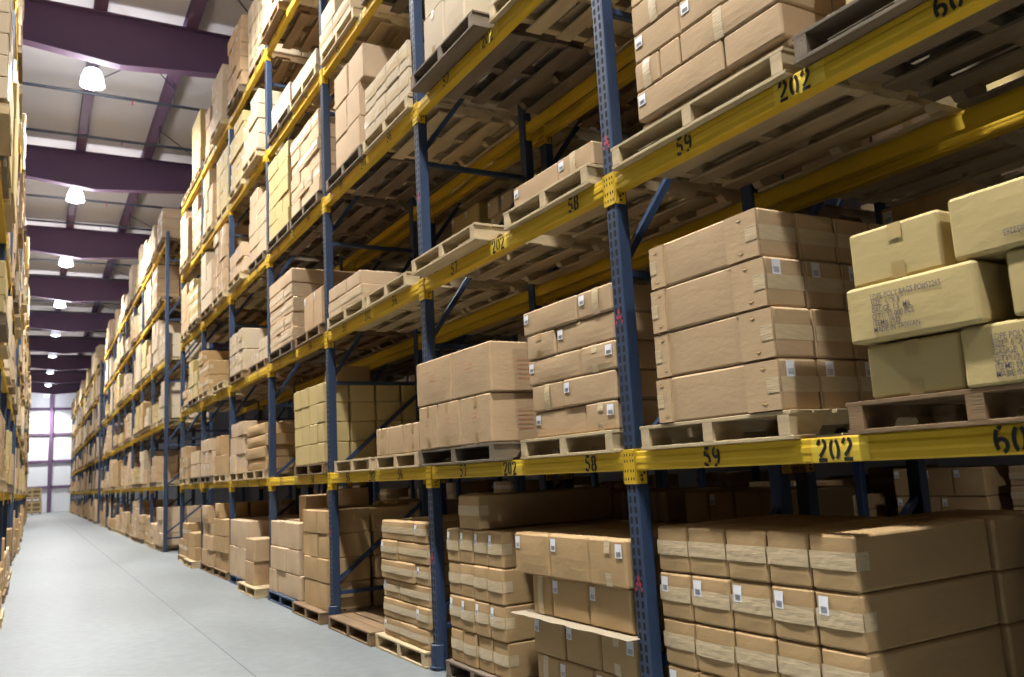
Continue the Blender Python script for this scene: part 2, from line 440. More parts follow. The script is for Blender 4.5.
# ------------------------------------------------------------------ beams
def stroke(mb, pts, w, s, oy, oz, x):
    """thick polyline in the y(-)/z plane; pts in glyph units"""
    P = [Vector((a, b)) for a, b in pts]
    Lp, Rp = [], []
    for i, p in enumerate(P):
        d = (P[min(i + 1, len(P) - 1)] - P[max(i - 1, 0)]).normalized(); nrm = Vector((-d.y, d.x))
        Lp.append(p + nrm * w / 2); Rp.append(p - nrm * w / 2)
    n = len(P)
    vs = [(x, oy - q.x * s, oz + q.y * s) for q in Lp + Rp]
    mb.add(vs, [(i, i + 1, n + i + 1, n + i) for i in range(n - 1)], 'black')
def arc(cx, cy, rx, ry, a0, a1, n=8):
    return [(cx + rx * math.cos(math.radians(a0 + (a1 - a0) * i / n)), cy + ry * math.sin(math.radians(a0 + (a1 - a0) * i / n))) for i in range(n + 1)]
GL = {                                      # stencil digits, box 0..0.56 by 0..1
 '0': [arc(.28, .5, .20, .43, 112, 248, 10), arc(.28, .5, .20, .43, 68, -68, 10)],
 '2': [arc(.27, .70, .20, .23, 175, 105), arc(.27, .70, .20, .23, 75, -18) + [(.30, .40), (.13, .22)], [(.06, .07), (.52, .07)]],
 '5': [[(.12, .93), (.48, .93)], [(.12, .80), (.12, .52)], arc(.25, .33, .21, .24, 100, -30), arc(.25, .33, .21, .24, -60, -150)],
 '6': [arc(.30, .5, .22, .43, 78, 115), arc(.30, .5, .22, .43, 125, 235), arc(.29, .30, .20, .23, 140, -80, 12)],
 '7': [[(.06, .93), (.50, .93)], [(.48, .80), (.22, .06)]],
 '8': [arc(.28, .73, .17, .20, 250, 100), arc(.28, .73, .17, .20, 80, -70), arc(.28, .27, .20, .23, 100, 260), arc(.28, .27, .20, .23, 80, -80)],
 '9': [arc(.27, .70, .20, .23, 320, 100, 12), arc(.26, .5, .22, .43, 55, -55), arc(.26, .5, .22, .43, -75, -115)],
 '4': [[(.34, .95), (.06, .34)], [(.10, .28), (.52, .28)], [(.38, .9), (.38, .36)], [(.38, .2), (.38, .03)]],
 '3': [arc(.25, .73, .19, .20, 160, 20), arc(.25, .73, .19, .20, 0, -80), arc(.25, .27, .21, .23, 80, 0), arc(.25, .27, .21, .23, -20, -160)],
 '1': [[(.28, .97), (.28, .03)], [(.1, .8), (.22, .92)]],
}
def number_mesh(txt, h, xs):
    mb = MB(); adv = .66; W = adv * len(txt)
    for i, c in enumerate(txt):
        for st in GL[c]: stroke(mb, [(a - W / 2 + .05 + i * adv, b) for a, b in st], .165, h, 0, 0, xs)
    return mb.mesh('stencil_number')
BEAM_PROF = [(.004, 0), (0, .008), (0, .030), (-.003, .040), (-.003, .060), (0, .070), (0, BH - .006), (.004, BH), (.034, BH), (.034, BH - .028), (.062, BH - .028), (.062, .0)]
L_BEAM = B - PW
def connector(side):                        # side 0: at the near post, 1: at the far post
    mb = MB(); y0 = -.002 if side == 0 else L_BEAM - .006
    # leg lying on the front of the post and leg against its side
    if side == 0: mb.box(-.007, -.001, -.046, .008, -.066, BH + .012, 'yellow', .0015)
    else: mb.box(-.007, -.001, L_BEAM - .008, L_BEAM + .046, -.066, BH + .012, 'yellow', .0015)
    mb.box(-.007, .062, y0, y0 + .008, -.066, BH + .012, 'yellow', .0015)
    for zz in (-.04, .0, .05, .08):
        yc = -.024 if side == 0 else L_BEAM + .022
        for dy in (-.010, .010): mb.box(-.0085, -.0065, yc + dy - .003, yc + dy + .003, zz - .007, zz + .007, 'hole')
    if side == 1:
        for xx, zz in ((.022, -.03), (.040, -.018), (.024, -.052)):
            mb.box(xx, xx + .010, L_BEAM - .009, L_BEAM - .006, zz, zz + .012, 'hole')
    return mb.mesh('end_connector')
rail_me = (lambda b: (b.prism(BEAM_PROF, 0.006, L_BEAM - .006, 'yellow'), b.mesh('rail'))[1])(MB())
con_me = [connector(0), connector(1)]
patch_me = (lambda b: (b.add([(-.0015, -.13, .004), (-.0015, .13, .004), (-.0045, .13, .040), (-.0045, -.13, .040), (-.0045, -.13, .060), (-.0045, .13, .060), (-.0015, .13, .070), (-.0015, -.13, .070), (-.0015, .13, BH - .006), (-.0015, -.13, BH - .006)],
        [(0, 1, 2, 3), (3, 2, 5, 4), (4, 5, 6, 7), (7, 6, 8, 9)], 'patch'), b.mesh('paint_patch'))[1])(MB())
num_cache = {}
def num(txt, h=.088):
    if (txt, h) not in num_cache: num_cache[(txt, h)] = number_mesh(txt, h, -.0055)
    return num_cache[(txt, h)]
def beam(x, k, lev, rz, label, group, nums=None):
    t = empty('rack_beam', (x, PY(k) + PW, ZB[lev - 1]), rz)
    if rz: t.location = (x, PY(k + 1) + .1 - PW, ZB[lev - 1])
    if rz: t.location.y += .008 if x < 0 else 0
    tag(t, label, 'rack beam', group, 'thing')
    link('rail', rail_me, t)
    for m_ in con_me: link('end_connector', m_, t)
    if nums:
        # far number, aisle number, near number (left to right as read from the aisle)
        mid = 1.195
        link('paint_patch', patch_me, t, (0, mid - .02, 0))['label'] = 'brighter yellow painted patch'
        for txt, yy in ((nums[0], 1.865), ('202', mid), (nums[1], .53 if k else .295)):
            o = link('stencil_number', num(txt), t, (0, yy, .004)); o['label'] = 'black stencilled %s' % txt
    return t
def slot_nums(k): return (str(57 - 2 * k), str(58 - 2 * k))
for k in G1 + G2 + G3:
    if PY(k + 1) > WALL_Y - 1: continue
    for lev in range(1, 6):
        if k <= 5:
            a, b_ = slot_nums(k)
            beam(0, k, lev, 0, 'yellow beam stencilled %s 202 %s, %s level, %s bay of the main rack' % (a, b_, ordn(lev), ordn(k + 2)), 'front beams of the main rack', slot_nums(k))
        else:
            beam(0, k, lev, 0, 'yellow front beam at %s level, %s bay of the main rack' % (ordn(lev), ordn(k + 2)), 'front beams of the main rack')
for k in G1:
    for lev in range(1, 6):
        if lev > 4 and k < 2 or k < 0 and lev > 3: continue
        beam(RD, k, lev, PI, 'yellow rear beam, %s level, %s bay of the main rack' % (ordn(lev), ordn(k + 2)), 'rear beams of the main rack').location.y = PY(k + 1)
        if lev < 5 and k < 5: beam(XB, k, lev, 0, 'yellow beam of the back-to-back row, %s level, %s bay' % (ordn(lev), ordn(k + 2)), 'beams of the row behind the main rack')
for k in range(0, 9):
    
    for lev in (1, 2): beam(XC, k, lev, 0, 'yellow beam across the next aisle, %s level, %s bay' % (ordn(lev), ordn(k + 1)), 'beams of the rack across the next aisle').location.y += .3
for k in [k for k in G1 + G2 + G3 if 1 <= k and PY(k + 1) < 60]:
    for lev in range(1, 6):
        if k > 10 and lev in (3, 4): continue
        beam(XL, k, lev, PI, 'yellow beam of the opposite rack, %s level, %s bay' % (ordn(lev), ordn(k + 1)), 'front beams of the opposite rack')

# ------------------------------------------------------------------ cartons and pallets: first as records
CART = []; PAL = []
def wx(row, x):                             # depth coordinate to world X
    return {'R': x, 'B': XB + x, 'C': XC + x, 'D': XC + 1.2 + x, 'L': XL - x}[row]
rnd = random.Random(11)
def slotname(row, k, slot):
    n_ = ordn(k + 2) if row in 'RB' else ordn(k + 1)
    pre = {'R': '', 'L': 'opposite ', 'B': 'back-to-back ', 'C': 'next-aisle ', 'D': 'farthest row '}[row]
    return '%s half of %s%s bay' % ('far' if slot == 0 else 'near', pre, n_)
def clear_posts(row, x0, a, b, m=.006):             # loads stand between the posts
    off = {'R': 0, 'B': 0, 'L': .008, 'C': .3, 'D': .3}[row]
    if x0 < -.1 and b - a < 9: return a, b
    for k in range(-1, 31):
        p0, p1 = PY(k) + off - m, PY(k) + off + PW + m
        if p0 < b < p1 or (a < p0 and b > p1 and b - p1 < p0 - a): b = p0
        elif p0 < a < p1 or (a < p0 and b > p1): a = p1
    return a, b
def carton(row, x0, x1, ylo, yhi, z0, z1, look, feat='', place='', lay='', col='', rowi=0, jit=1.0, rz=None, bulge=.004, key=''):
    ylo, yhi = clear_posts(row, x0, ylo, yhi, .024 if z0 < .17 else .006)
    g = .0034 + .0012 * max(0, jit - 1)
    dx, dy, h = x1 - x0 - 2 * g - .006 * jit, yhi - ylo - 2 * g, z1 - z0 - .003
    j = lambda a: rnd.uniform(-a, a) * jit
    X = wx(row, (x0 + x1) / 2 + j(.0035)); Y = (ylo + yhi) / 2 + rnd.uniform(-.001, .001)
    r = (PI if row == 'L' else 0) + (rnd.uniform(-1, 1) * min(.008 * jit, .0045 / max(dx, dy)) if rz is None else rz)
    CART.append(dict(loc=(X, Y, z0), d=(dx, dy, h), rz=r, look=look, feat=feat, place=place, lay=lay, col=col, rowi=rowi, bulge=bulge, seed=rnd.randrange(10 ** 6), row=row, key=key))
def pallet(row, k, slot, lev, ylo, yhi, x0=-.04, dz=0, look=None, z=None, depth=1.17, hi=None, label=None):
    if look is None: look = rnd.choice(['wood', 'wood_brown', 'wood_grey', 'wood'])
    z = ZT[lev] + .001 + dz if z is None else z
    ylo, yhi = clear_posts(row, x0, ylo, yhi, .024 if z < .05 else .006)
    PAL.append(dict(loc=(wx(row, x0 + depth / 2), (ylo + yhi) / 2, z), d=(depth, yhi - ylo, PH), look=look, rz=PI if row == 'L' else 0, row=row, k=k, slot=slot, lev=lev, hi=hi, label=label, dz=dz))
    return z + PH + .001
def slot_y(k, slot):
    y0 = PY(k) + PW; c = y0 + (.60 if slot == 1 else 1.81)
    return c - .5, c + .5
def colname(row, i, n):                     # i counted from the far (high Y) end
    return '' if n == 1 else '%s column' % ordn(n - i)
def layname(i, n): return 'bottom layer' if i == 0 and n > 1 else 'top layer' if i == n - 1 and n > 1 else 'single layer' if n == 1 else '%s layer' % ordn(i + 1)
def layers(row, k, slot, lev, z, rows_, look, xd, feat='', x0=-.04, l0=0, ln=None, **kw):
    """rows_: list of (height, [Y edges high->low]) ; xd: list of depth edges"""
    pl = slotname(row, k, slot)
    nl = len(rows_)
    for i, rr in enumerate(rows_):
        lnm = layname(i + l0, ln or nl)
        h, ys = rr[0], rr[1]
        ft = rr[2] if len(rr) > 2 else feat
        lk = rr[3] if len(rr) > 3 else look
        xe = rr[4] if len(rr) > 4 else xd
        n = len(ys) - 1
        for c in range(n):
            for d in range(len(xe) - 1):
                if d > 0 and c < n - 1 and not (i == nl - 1 and z + h < 1.6): continue
                if d > 0 and row == 'L' and c == n - 1: continue
                carton(row, x0 + xe[d], x0 + xe[d + 1], ys[c + 1], ys[c], z, z + h, lk, ft[c] if isinstance(ft, (list, tuple)) else ft,
                       pl, lnm, colname(row, c, n), d, key=LEVEL[lev], **kw)
        z += h
    return z
def even(a, b, n): return [a + (b - a) * i / n for i in range(n + 1)]

# ---- the loads one can read in the photograph ----------------------------------------------
# nearest bay, lowest beam, 59: long brown cartons, four layers
z = pallet('R', -1, 0, 1, 2.37, 3.335, look='wood', hi=1)
layers('R', -1, 0, 1, z, [(.213, [3.17, 2.405], ['flaps sband slabel'])] + [(.213, [3.165, 2.408], ['flaps sband'])] + [(.213, [3.16, 2.425], ['flaps sband slabel'])] + [(.213, [3.15, 2.44], ['flaps sband'])],
       'brown', [0, .235, .475, .715, .955, 1.15], x0=-.045, jit=1.3)
# 60: tan printed cartons
z0 = pallet('R', -1, 1, 1, 1.12, 2.10, look='wood_brown', hi=1, x0=-.055)
pl = slotname('R', -1, 1)
for (ya, yb, za, zb, xa, ft, cn, ly) in (
        (1.640, 1.998, 0, .192, .02, 'vtabs', 'leftmost', 'bottom layer'), (1.165, 1.632, 0, .195, .00, 'text', 'rightmost', 'bottom layer'),
        (1.527, 2.018, .198, .398, -.03, 'text', 'leftmost', 'middle layer'), (1.03, 1.455, .198, .405, .0, '', 'rightmost', 'middle layer'),
        (1.645, 2.003, .400, .600, .00, 'vtabs', 'leftmost', 'top layer'), (1.06, 1.603, .406, .612, -.02, 'textflip', 'rightmost', 'top layer')):
    carton('R', -.065 + xa, .40 + xa, ya, yb, z0 + za, z0 + zb, 'tan', ft, pl, ly, {'leftmost': 'second column', 'rightmost': 'first column'}[cn], 0, key=LEVEL[1], jit=.4, rz={'text': 0.0, 'textflip': -.01}.get(ft, .012))
    carton('R', .42, .88, ya, yb, z0 + za, z0 + zb, 'tan', '', pl, ly, {'leftmost': 'second column', 'rightmost': 'first column'}[cn], 1, key=LEVEL[1], jit=.4)
# floor stack below 59, five columns of taped cartons
zf = pallet('R', -1, 0, 0, 2.22, 3.38, x0=.05, look='wood_brown')
ys = [3.388, 3.16, 2.906, 2.665, 2.441, 2.215]
layers('R', -1, 0, 0, zf, [(.130, ys, 'hband label'), (.2155, ys, 'hband label'), (.2155, ys, 'hband'), (.2155, ys, 'hband label'), (.2155, ys, 'hband')], 'ochre', [0, .84], x0=.05, bulge=.006)
for i, (h0, h1) in enumerate(((.245, .46), (.46, .675), (.675, .89), (.89, 1.108))):
    carton('R', .90, 1.42, 2.2, 2.7, h0, h1, 'ochre', '', pl, layname(i, 4), 'behind', 1, key=LEVEL[0])
# floor below 60: stack set further back
z = pallet('R', -1, 1, 0, .95, 1.85, x0=.9, look='wood_brown')
layers('R', -1, 1, 0, z, [(.26, [1.85, 1.4, .95], 'hband')] * 4, 'ochre', [0, .5], x0=.93)
# nearest bay, second beam, 59
z = pallet('R', -1, 0, 2, 2.215, 3.40, look='wood', hi=1)
layers('R', -1, 0, 2, z, [(.040, [3.17, 2.79, 2.2], 'vband')], 'brown', [0, .33], x0=-.01, ln=7)
z += .040
layers('R', -1, 0, 2, z, [(.152, [3.15, 2.535, 2.200], ['label', '']), (.152, [3.15, 2.957, 2.53, 2.198][:2] + [2.81, 2.198], ['vband', '', 'vband']),
       (.152, [3.147, 2.80, 2.20], ['label', 'label']), (.152, [3.143, 2.80, 2.54, 2.20], ['vband', '', 'vband']), (.152, [3.14, 2.55, 2.2], ['label', '']), (.152, [3.14, 2.8, 2.2], ['', 'vband'])],
       'brown', [0, .335, .67, 1.0], x0=-.05, jit=.8, l0=1, ln=7)
# second beam, 60
z = pallet('R', -1, 1, 2, 1.18, 2.155, look='wood_grey', hi=1, x0=-.06)
layers('R', -1, 1, 2, z, [(.24, [2.02, 1.62, 1.2], ['vtabs', 'vtabs'])] * 3, 'tan', [0, .5], x0=.10)
# bay 0, lowest beam, 58: staggered brown cartons
z = pallet('R', 0, 1, 1, 3.545, 4.53, look='wood', hi=1)
layers('R', 0, 1, 1, z, [(.158, [4.41, 3.845, 3.55], ['label', 'vtabs2 label']), (.158, [4.415, 4.058, 3.545], ['vband', 'label']), (.155, [4.44, 3.865, 3.50], ['label', 'vtabs2 label']),
       (.155, [4.435, 4.11, 3.49], ['vtabs', 'label']), (.150, [4.465, 3.86, 3.485], ['label', 'vband label'])], 'brown', [0, .34, .68, 1.02], x0=-.01, jit=2.2, bulge=.007)
# 57: large cartons with faint red print
Q = lambda y, x=-.135: y * (2.624 + x) / 2.584
z = pallet('R', 0, 0, 1, Q(4.87), Q(6.13), look='wood_grey', hi=1, x0=-.125)
layers('R', 0, 0, 1, z, [(.318, [Q(6.08), Q(5.735), Q(5.36), Q(4.895)], 'vtabsd redprint'), (.328, [Q(6.11), Q(5.47), Q(4.875)], 'redprint')], 'brown', [0, .52, 1.02], x0=-.135, jit=1.2, bulge=.006)
# floor below 58
z = pallet('R', 0, 1, 0, 3.56, 4.62, look='wood_grey')
zz = layers('R', 0, 1, 0, z, [(.228, [4.55, 4.30, 3.95, 3.56], ['vband', 'label', 'label']), (.215, [4.56, 4.22, 3.88, 3.56], ['label', 'label', 'vtabs2 label'])], 'ochre', [0, .42, .84], x0=.0, jit=2, bulge=.006, ln=4)
zs = zz + .010
layers('R', 0, 1, 0, zs, [(.228, [4.555, 4.335, 3.955, 3.565], ['vband', 'label', 'label'])], 'ochre', [0, .42, .84], x0=.0, jit=2, bulge=.006, l0=2, ln=4)
layers('R', 0, 1, 0, zs + .228, [(.242, [4.67, 4.27, 3.87, 3.475], ['label', 'label', 'vtabs2 label'])], 'ochre', [0, .42, .84], x0=-.04, jit=2.4, bulge=.006, l0=3, ln=4)
SHEET = (zz, 3.50, 4.70)
# floor below 57
z = pallet('R', 0, 0, 0, 4.90, 5.75, look='wood_grey', hi=1)
ys = [5.71, 5.49, 5.29, 5.07, 4.875]
ys = [5.72, 5.51, 5.30, 5.09, 4.875]
layers('R', 0, 0, 0, z, [(.228, ys, 'hband'), (.225, ys, 'hband label'), (.228, ys, 'hband'), (.228, ys, 'hband label')], 'ochre', [0, .55, 1.1], x0=-.02, jit=3, bulge=.008)
carton('R', .0, 1.10, 5.19, 5.52, 1.028, 1.262, 'ochre', 'hband', slotname('R', 0, 0), 'lying on top', '', 0, key=LEVEL[0])
# bay 0, second beam
z = pallet('R', 0, 1, 2, 3.60, 4.59, look='wood', hi=1)
layers('R', 0, 1, 2, z, [(.145, [4.515, 3.985, 3.62], ['label', 'vband label'])], 'brown', [0, .36, .72], x0=.0, jit=2)
pallet('R', 0, 0, 2, Q(4.99), Q(6.12), x0=-.13, look='wood', hi=1, label='empty pale wooden pallet on the second beam at number 57')
# bay 0, third beam
z = pallet('R', 0, 0, 3, Q(4.86), Q(6.0), x0=-.13, look='wood_grey', hi=1)
layers('R', 0, 0, 3, z, [(.36, [5.55, 5.2, 4.87], ['vtabs', '']), (.36, [5.53, 5.18, 4.9], ['', 'vtabs']), (.36, [5.5, 5.2, 4.9], '')], 'pale', [0, .5, 1.0], x0=-.11, jit=2, bulge=.008)
z = pallet('R', 0, 1, 3, 3.62, 4.66, look='wood', hi=1)
layers('R', 0, 1, 3, z, [(.25, [4.6, 4.1, 3.65], 'hband')] * 3, 'pale', [0, .5, 1.0], jit=2)
# bay 1 lowest beam
z = pallet('R', 1, 0, 1, 7.15, 8.22, look='wood', label='pale wooden pallet on the lowest beam beside number 55')
pallet('R', 1, 0, 1, 7.20, 8.26, z=z, dz=.1, look='wood', label='pale wooden pallet lying on the pallet at number 55') if False else None
z = pallet('R', 1, 1, 1, 6.10, 7.08, look='wood', hi=1)
layers('R', 1, 1, 1, z, [(.235, [7.05, 6.77, 6.42, 6.09], ['vtabsd', '', 'vtabsd'])], 'brown', [0, .4, .8], jit=2)
# bay 1 floor
z = pallet('R', 1, 1, 0, 6.01, 7.13, look='wood', hi=1, x0=-.06)
A_, B_ = [7.03, 6.66, 5.96], [7.03, 6.31, 5.96]
layers('R', 1, 1, 0, z, [(.150, A_, ['hband label', 'hband']), (.158, B_, ['hband', 'hband label']), (.156, A_, ['hband label', 'hband']), (.156, B_, ['hband', 'hband label']), (.160, A_, ['hband label', 'hband']), (.160, B_, ['hband', 'hband label'])],
       'ochre', [0, .5, 1.0], x0=-.03, jit=3, bulge=.007)
pallet('R', 1, 0, 0, 7.17, 8.36, look='wood_brown', hi=1, x0=-.09, label='empty worn wooden pallet on the floor beside a stack of cartons')
# bay 1 second beam
pallet('R', 1, 1, 2, 6.17, 7.20, look='wood', hi=1, label='bare wooden pallet on the second beam at number 56')
z = pallet('R', 1, 0, 2, 7.21, 8.36, look='wood')
layers('R', 1, 0, 2, z, [(.15, [8.33, 7.9, 7.3], 'hband'), (.14, [8.3, 7.75, 7.35], '')], 'pink', [0, .5, 1.0], jit=2)
# bay 1 third beam
z = pallet('R', 1, 1, 3, 5.98, 7.16, look='wood', hi=1)
layers('R', 1, 1, 3, z, [(.245, [7.12, 6.83, 6.56, 6.27, 5.98], 'hband'), (.245, [7.1, 6.8, 6.53, 6.25, 5.97], 'hband')], 'pale', [0, .5, 1.0], jit=2)
z = pallet('R', 1, 0, 3, 7.2, 8.3, look='wood_grey')
layers('R', 1, 0, 3, z, [(.30, [8.0, 7.6, 7.22], ''), (.34, [7.97, 7.6, 7.22], ''), (.34, [7.97, 7.55, 7.1], '')], 'pink', [0, .5, 1.0], jit=2)
# bay 1 fourth beam
z = pallet('R', 1, 0, 4, 7.3, 8.4, look='wood'); layers('R', 1, 0, 4, z, [(.24, [8.45, 8.0, 7.4], 'hband'), (.24, [8.4, 7.9], '')], 'pale', [0, .5, 1.0], jit=2)
z = pallet('R', 1, 1, 4, 6.1, 7.1, look='wood_grey'); layers('R', 1, 1, 4, z, [(.3, [7.1, 6.6, 6.1], 'hband')] * 3, 'pale', [0, .5, 1.0], jit=2)
# bay 2
z = pallet('R', 2, 1, 1, 8.53, 9.7, look='wood_brown', hi=1)
layers('R', 2, 1, 1, z, [(.207, even(9.69, 8.5, 4), '')] * 4, 'tan', [0, .29, .58, .87, 1.12], jit=1.6)
carton('R', .25, .65, 9.0, 9.45, z + .828, z + 1.06, 'pink', 'hband', slotname('R', 2, 1), 'lying on top', '', 0, key=LEVEL[1])
z = pallet('R', 2, 1, 2, 8.60, 9.6, look='wood_brown')
layers('R', 2, 1, 2, z, [(.40, [9.25, 8.88, 8.5], 'label')], 'brown', [0, .5, 1.0], jit=2)
z = pallet('R', 2, 0, 2, 9.70, 10.86, look='wood_grey')
layers('R', 2, 0, 2, z, [(.175, even(10.83, 9.42 + .3, 2), 'hband'), (.175, even(10.85, 9.75, 3), 'hband'), (.175, even(10.84, 9.72, 2), 'hband'), (.175, even(10.83, 9.74, 3), 'hband'), (.17, even(10.82, 9.72, 2), '')], 'pink', [0, .5, 1.0], jit=3)
z = pallet('R', 2, 1, 3, 8.6, 9.75, look='wood_grey')
layers('R', 2, 1, 3, z, [(.155, even(9.7, 8.56, 3 + i % 2), 'hband' if i % 2 else '') for i in range(6)], 'pink', [0, .5, 1.0], jit=3)
z = pallet('R', 2, 0, 3, 9.8, 10.9, look='wood_grey')
layers('R', 2, 0, 3, z, [(.21, even(10.85, 9.85, 2 + i % 2), '') for i in range(5)], 'tan', [0, .5, 1.0], jit=5, bulge=.01)
z = pallet('R', 2, 1, 4, 8.6, 9.65, look='wood'); layers('R', 2, 1, 4, z, [(.2, [9.6, 9.1, 8.6], '')], 'pale', [0, .5, 1.0], jit=3)
z = pallet('R', 2, 0, 4, 9.7, 10.8, look='wood_grey'); layers('R', 2, 0, 4, z, [(.30, [10.65, 10.2, 9.72], '')], 'pale', [0, .5, 1.0], jit=3)
# bay 2 floor
z = pallet('R', 2, 1, 0, 8.5, 9.65, look='wood_brown', hi=1, x0=-.1)
layers('R', 2, 1, 0, z, [(.27, [9.45, 9.2, 8.9, 8.45], ''), (.24, [9.45, 8.9, 8.45], ''), (.245, [9.49, 9.2, 8.9, 8.45], ''), (.24, [9.46, 9.28, 8.9, 8.43], '')], 'ochre', [0, .5, 1.0], jit=4, bulge=.008)
carton('R', .2, .6, 9.0, 9.3, z + .996, z + 1.2, 'brown', '', slotname('R', 2, 1), 'lying on top', '', 0, key=LEVEL[0])
z = pallet('R', 2, 0, 0, 9.72, 10.92, look='wood_blue', hi=1, x0=-.06)
layers('R', 2, 0, 0, z, [(.265, [10.98, 10.6, 10.2, 9.55], 'vtabsd'), (.275, [10.9, 10.2, 9.6], 'vtabsd'), (.30, [10.93, 10.5, 10.1, 9.6], 'vtabsd')], 'pink', [0, .5, 1.0], jit=4, bulge=.006)
carton('R', .1, .6, 9.75, 10.05, z + .84, z + 1.14, 'brown', '', slotname('R', 2, 0), 'lying on top', '', 0, key=LEVEL[0])
# bay 3 floor: two cartons at the front on a pallet pushed out, big carton behind
z = pallet('R', 3, 1, 0, 11.15, 12.25, look='wood', hi=1, x0=-.16)
layers('R', 3, 1, 0, z, [(.30, [12.0, 11.5], 'redprint'), (.29, [11.98, 11.45], '')], 'brown', [0, .42], x0=-.12, jit=4, bulge=.006)
z = pallet('R', 3, 0, 0, 12.35, 13.4, look='wood_blue')
layers('R', 3, 0, 0, z, [(.42, even(13.4, 12.25, 3), 'vtabsd'), (.38, [13.4, 12.8, 12.1], '')], 'pink', [0, .5, 1.0], jit=3, bulge=.01)
# bays further on: soft slumped cartons on the lowest beam, stacks on the floor
z = pallet('R', 3, 1, 1, 11.2, 12.25, look='wood')
layers('R', 3, 1, 1, z, [(.155, [12.3, 11.15], 'label'), (.15, [12.35, 11.2], 'label'), (.155, [12.28, 11.12], 'label'), (.15, [12.3, 11.25], '')], 'ochre', [0, .55, 1.1], jit=5, bulge=.022)
z = pallet('R', 3, 0, 1, 12.35, 13.4, look='wood')
layers('R', 3, 0, 1, z, [(.26, [13.4, 12.95, 12.4], 'label'), (.26, [13.4, 12.9, 12.45], ''), (.2, [13.3, 12.8, 12.4], 'label')], 'pink', [0, .55, 1.1], jit=5, bulge=.015)
z = pallet('R', 4, 1, 1, 13.65, 14.7, look='wood'); layers('R', 4, 1, 1, z, [(.3, [14.65, 14.2, 13.7], ''), (.32, [14.6, 14.15], '')], 'ochre', [0, .55, 1.1], jit=5, bulge=.015)
z = pallet('R', 4, 1, 0, 13.65, 14.75, look='wood_brown')
layers('R', 4, 1, 0, z, [(.27, [14.75, 14.25, 13.66], ''), (.26, [14.72, 14.15, 13.68], ''), (.25, [14.75, 14.25, 13.68], ''), (.24, [14.7, 14.3], '')], 'ochre', [0, .5, 1.0], jit=6, bulge=.028)
z = pallet('R', 4, 0, 0, 14.85, 15.9, look='wood_brown')
layers('R', 4, 0, 0, z, [(.24, [15.9, 15.4, 14.9], ''), (.24, [15.85, 15.35, 14.88], ''), (.2, [15.9, 15.4, 14.9], ''), (.3, [15.8, 15.2], '')], 'brown', [0, .5, 1.0], jit=6, bulge=.02)
z = pallet('R', 5, 1, 0, 16.2, 17.2, look='wood', x0=-.14); layers('R', 5, 1, 0, z, [(.24, [17.1, 16.3], ''), (.24, [17.05, 16.35], '')], 'ochre', [0, .5], x0=-.10, jit=5, bulge=.012)
done = {(3, 1, 1), (3, 0, 1), (4, 1, 1), (4, 1, 0), (4, 0, 0), (5, 1, 0)} | {(k, s, l) for k in (-1, 0, 1, 2) for s in (0, 1) for l in range(0, 6) if l < {-1: 3, 0: 4, 1: 5, 2: 5}[k]} | {(3, 1, 0), (3, 0, 0)}

# ---- the rest of the racks -----------------------------------------------------------------
def auto(row, k, slot, lev, small=False):
    r = rnd
    ya, yb = slot_y(k, slot); sh = r.uniform(-.04, .04); ya += sh; yb += sh
    if lev > 0 and r.random() < .06:
        pallet(row, k, slot, lev, ya, yb, x0=-.04 + r.uniform(-.03, .05)); return
    ox = r.uniform(-.05, .06)
    x0 = -.05 + ox + (.10 if row in 'BD' else 0)
    z = pallet(row, k, slot, lev, ya, yb, x0=x0)
    room = 1.452 - BH - PH if lev < 5 else 1.35
    H = room * r.choice([.25, .38, .5, .6, .7, .8]) if not small else room * r.uniform(.45, .85)
    if lev >= 3: H = room * r.choice([.35, .55, .7, .8, .84, .88])
    if row in 'BCD': H = room * r.choice([.7, .8, .88])
    if lev == 0: H = min(H, 1.12)
    w = (yb - ya) + r.uniform(-.06, .05); c = (ya + yb) / 2
    a, b = c - w / 2, c + w / 2
    look = r.choice(['brown', 'pink', 'ochre', 'tan', 'pale'] if lev < 3 else ['pale', 'pink', 'brown', 'tan', 'pale'])
    if lev == 0 and look in ('tan', 'pale'): look = 'ochre'
    style = r.random()
    nl = max(2, round(H / r.choice([.18, .22, .27, .34])))
    h = H / nl; ft = r.choice(['hband', '', 'hband', 'vtabs', 'vband', 'label'])
    nc = r.choice([2, 3, 3, 4])
    rows_ = []
    for i in range(nl):
        if style < .45: ys = even(b, a, nc)
        elif style < .8: ys = even(b, a, nc if i % 2 else max(2, nc - 1))
        else:
            m_ = r.uniform(.35, .65); ys = [b, a + (b - a) * (m_ if i % 2 else 1 - m_), a]
        if i == nl - 1 and r.random() < .45 and len(ys) > 2: ys = ys[:-1] if r.random() < .5 else ys[1:]
        f = [ft + (' label' if r.random() < .4 else '') for _ in ys]
        rows_.append((h, ys, f))
    layers(row, k, slot, lev, z, rows_, look, [0, .55, 1.08] if row in 'RL' else [0, .6], x0=x0 + r.uniform(0, .02), jit=r.uniform(1.5, 5), bulge=r.uniform(.003, .010))
for k in G1 + G2 + G3:
    if PY(k + 1) > WALL_Y - 1: continue
    for slot in (0, 1):
        for lev in range(0, 6):
            if (k, slot, lev) in done: continue
            auto('R', k, slot, lev)  # upper loads of the two nearest bays are unseen, added to block light
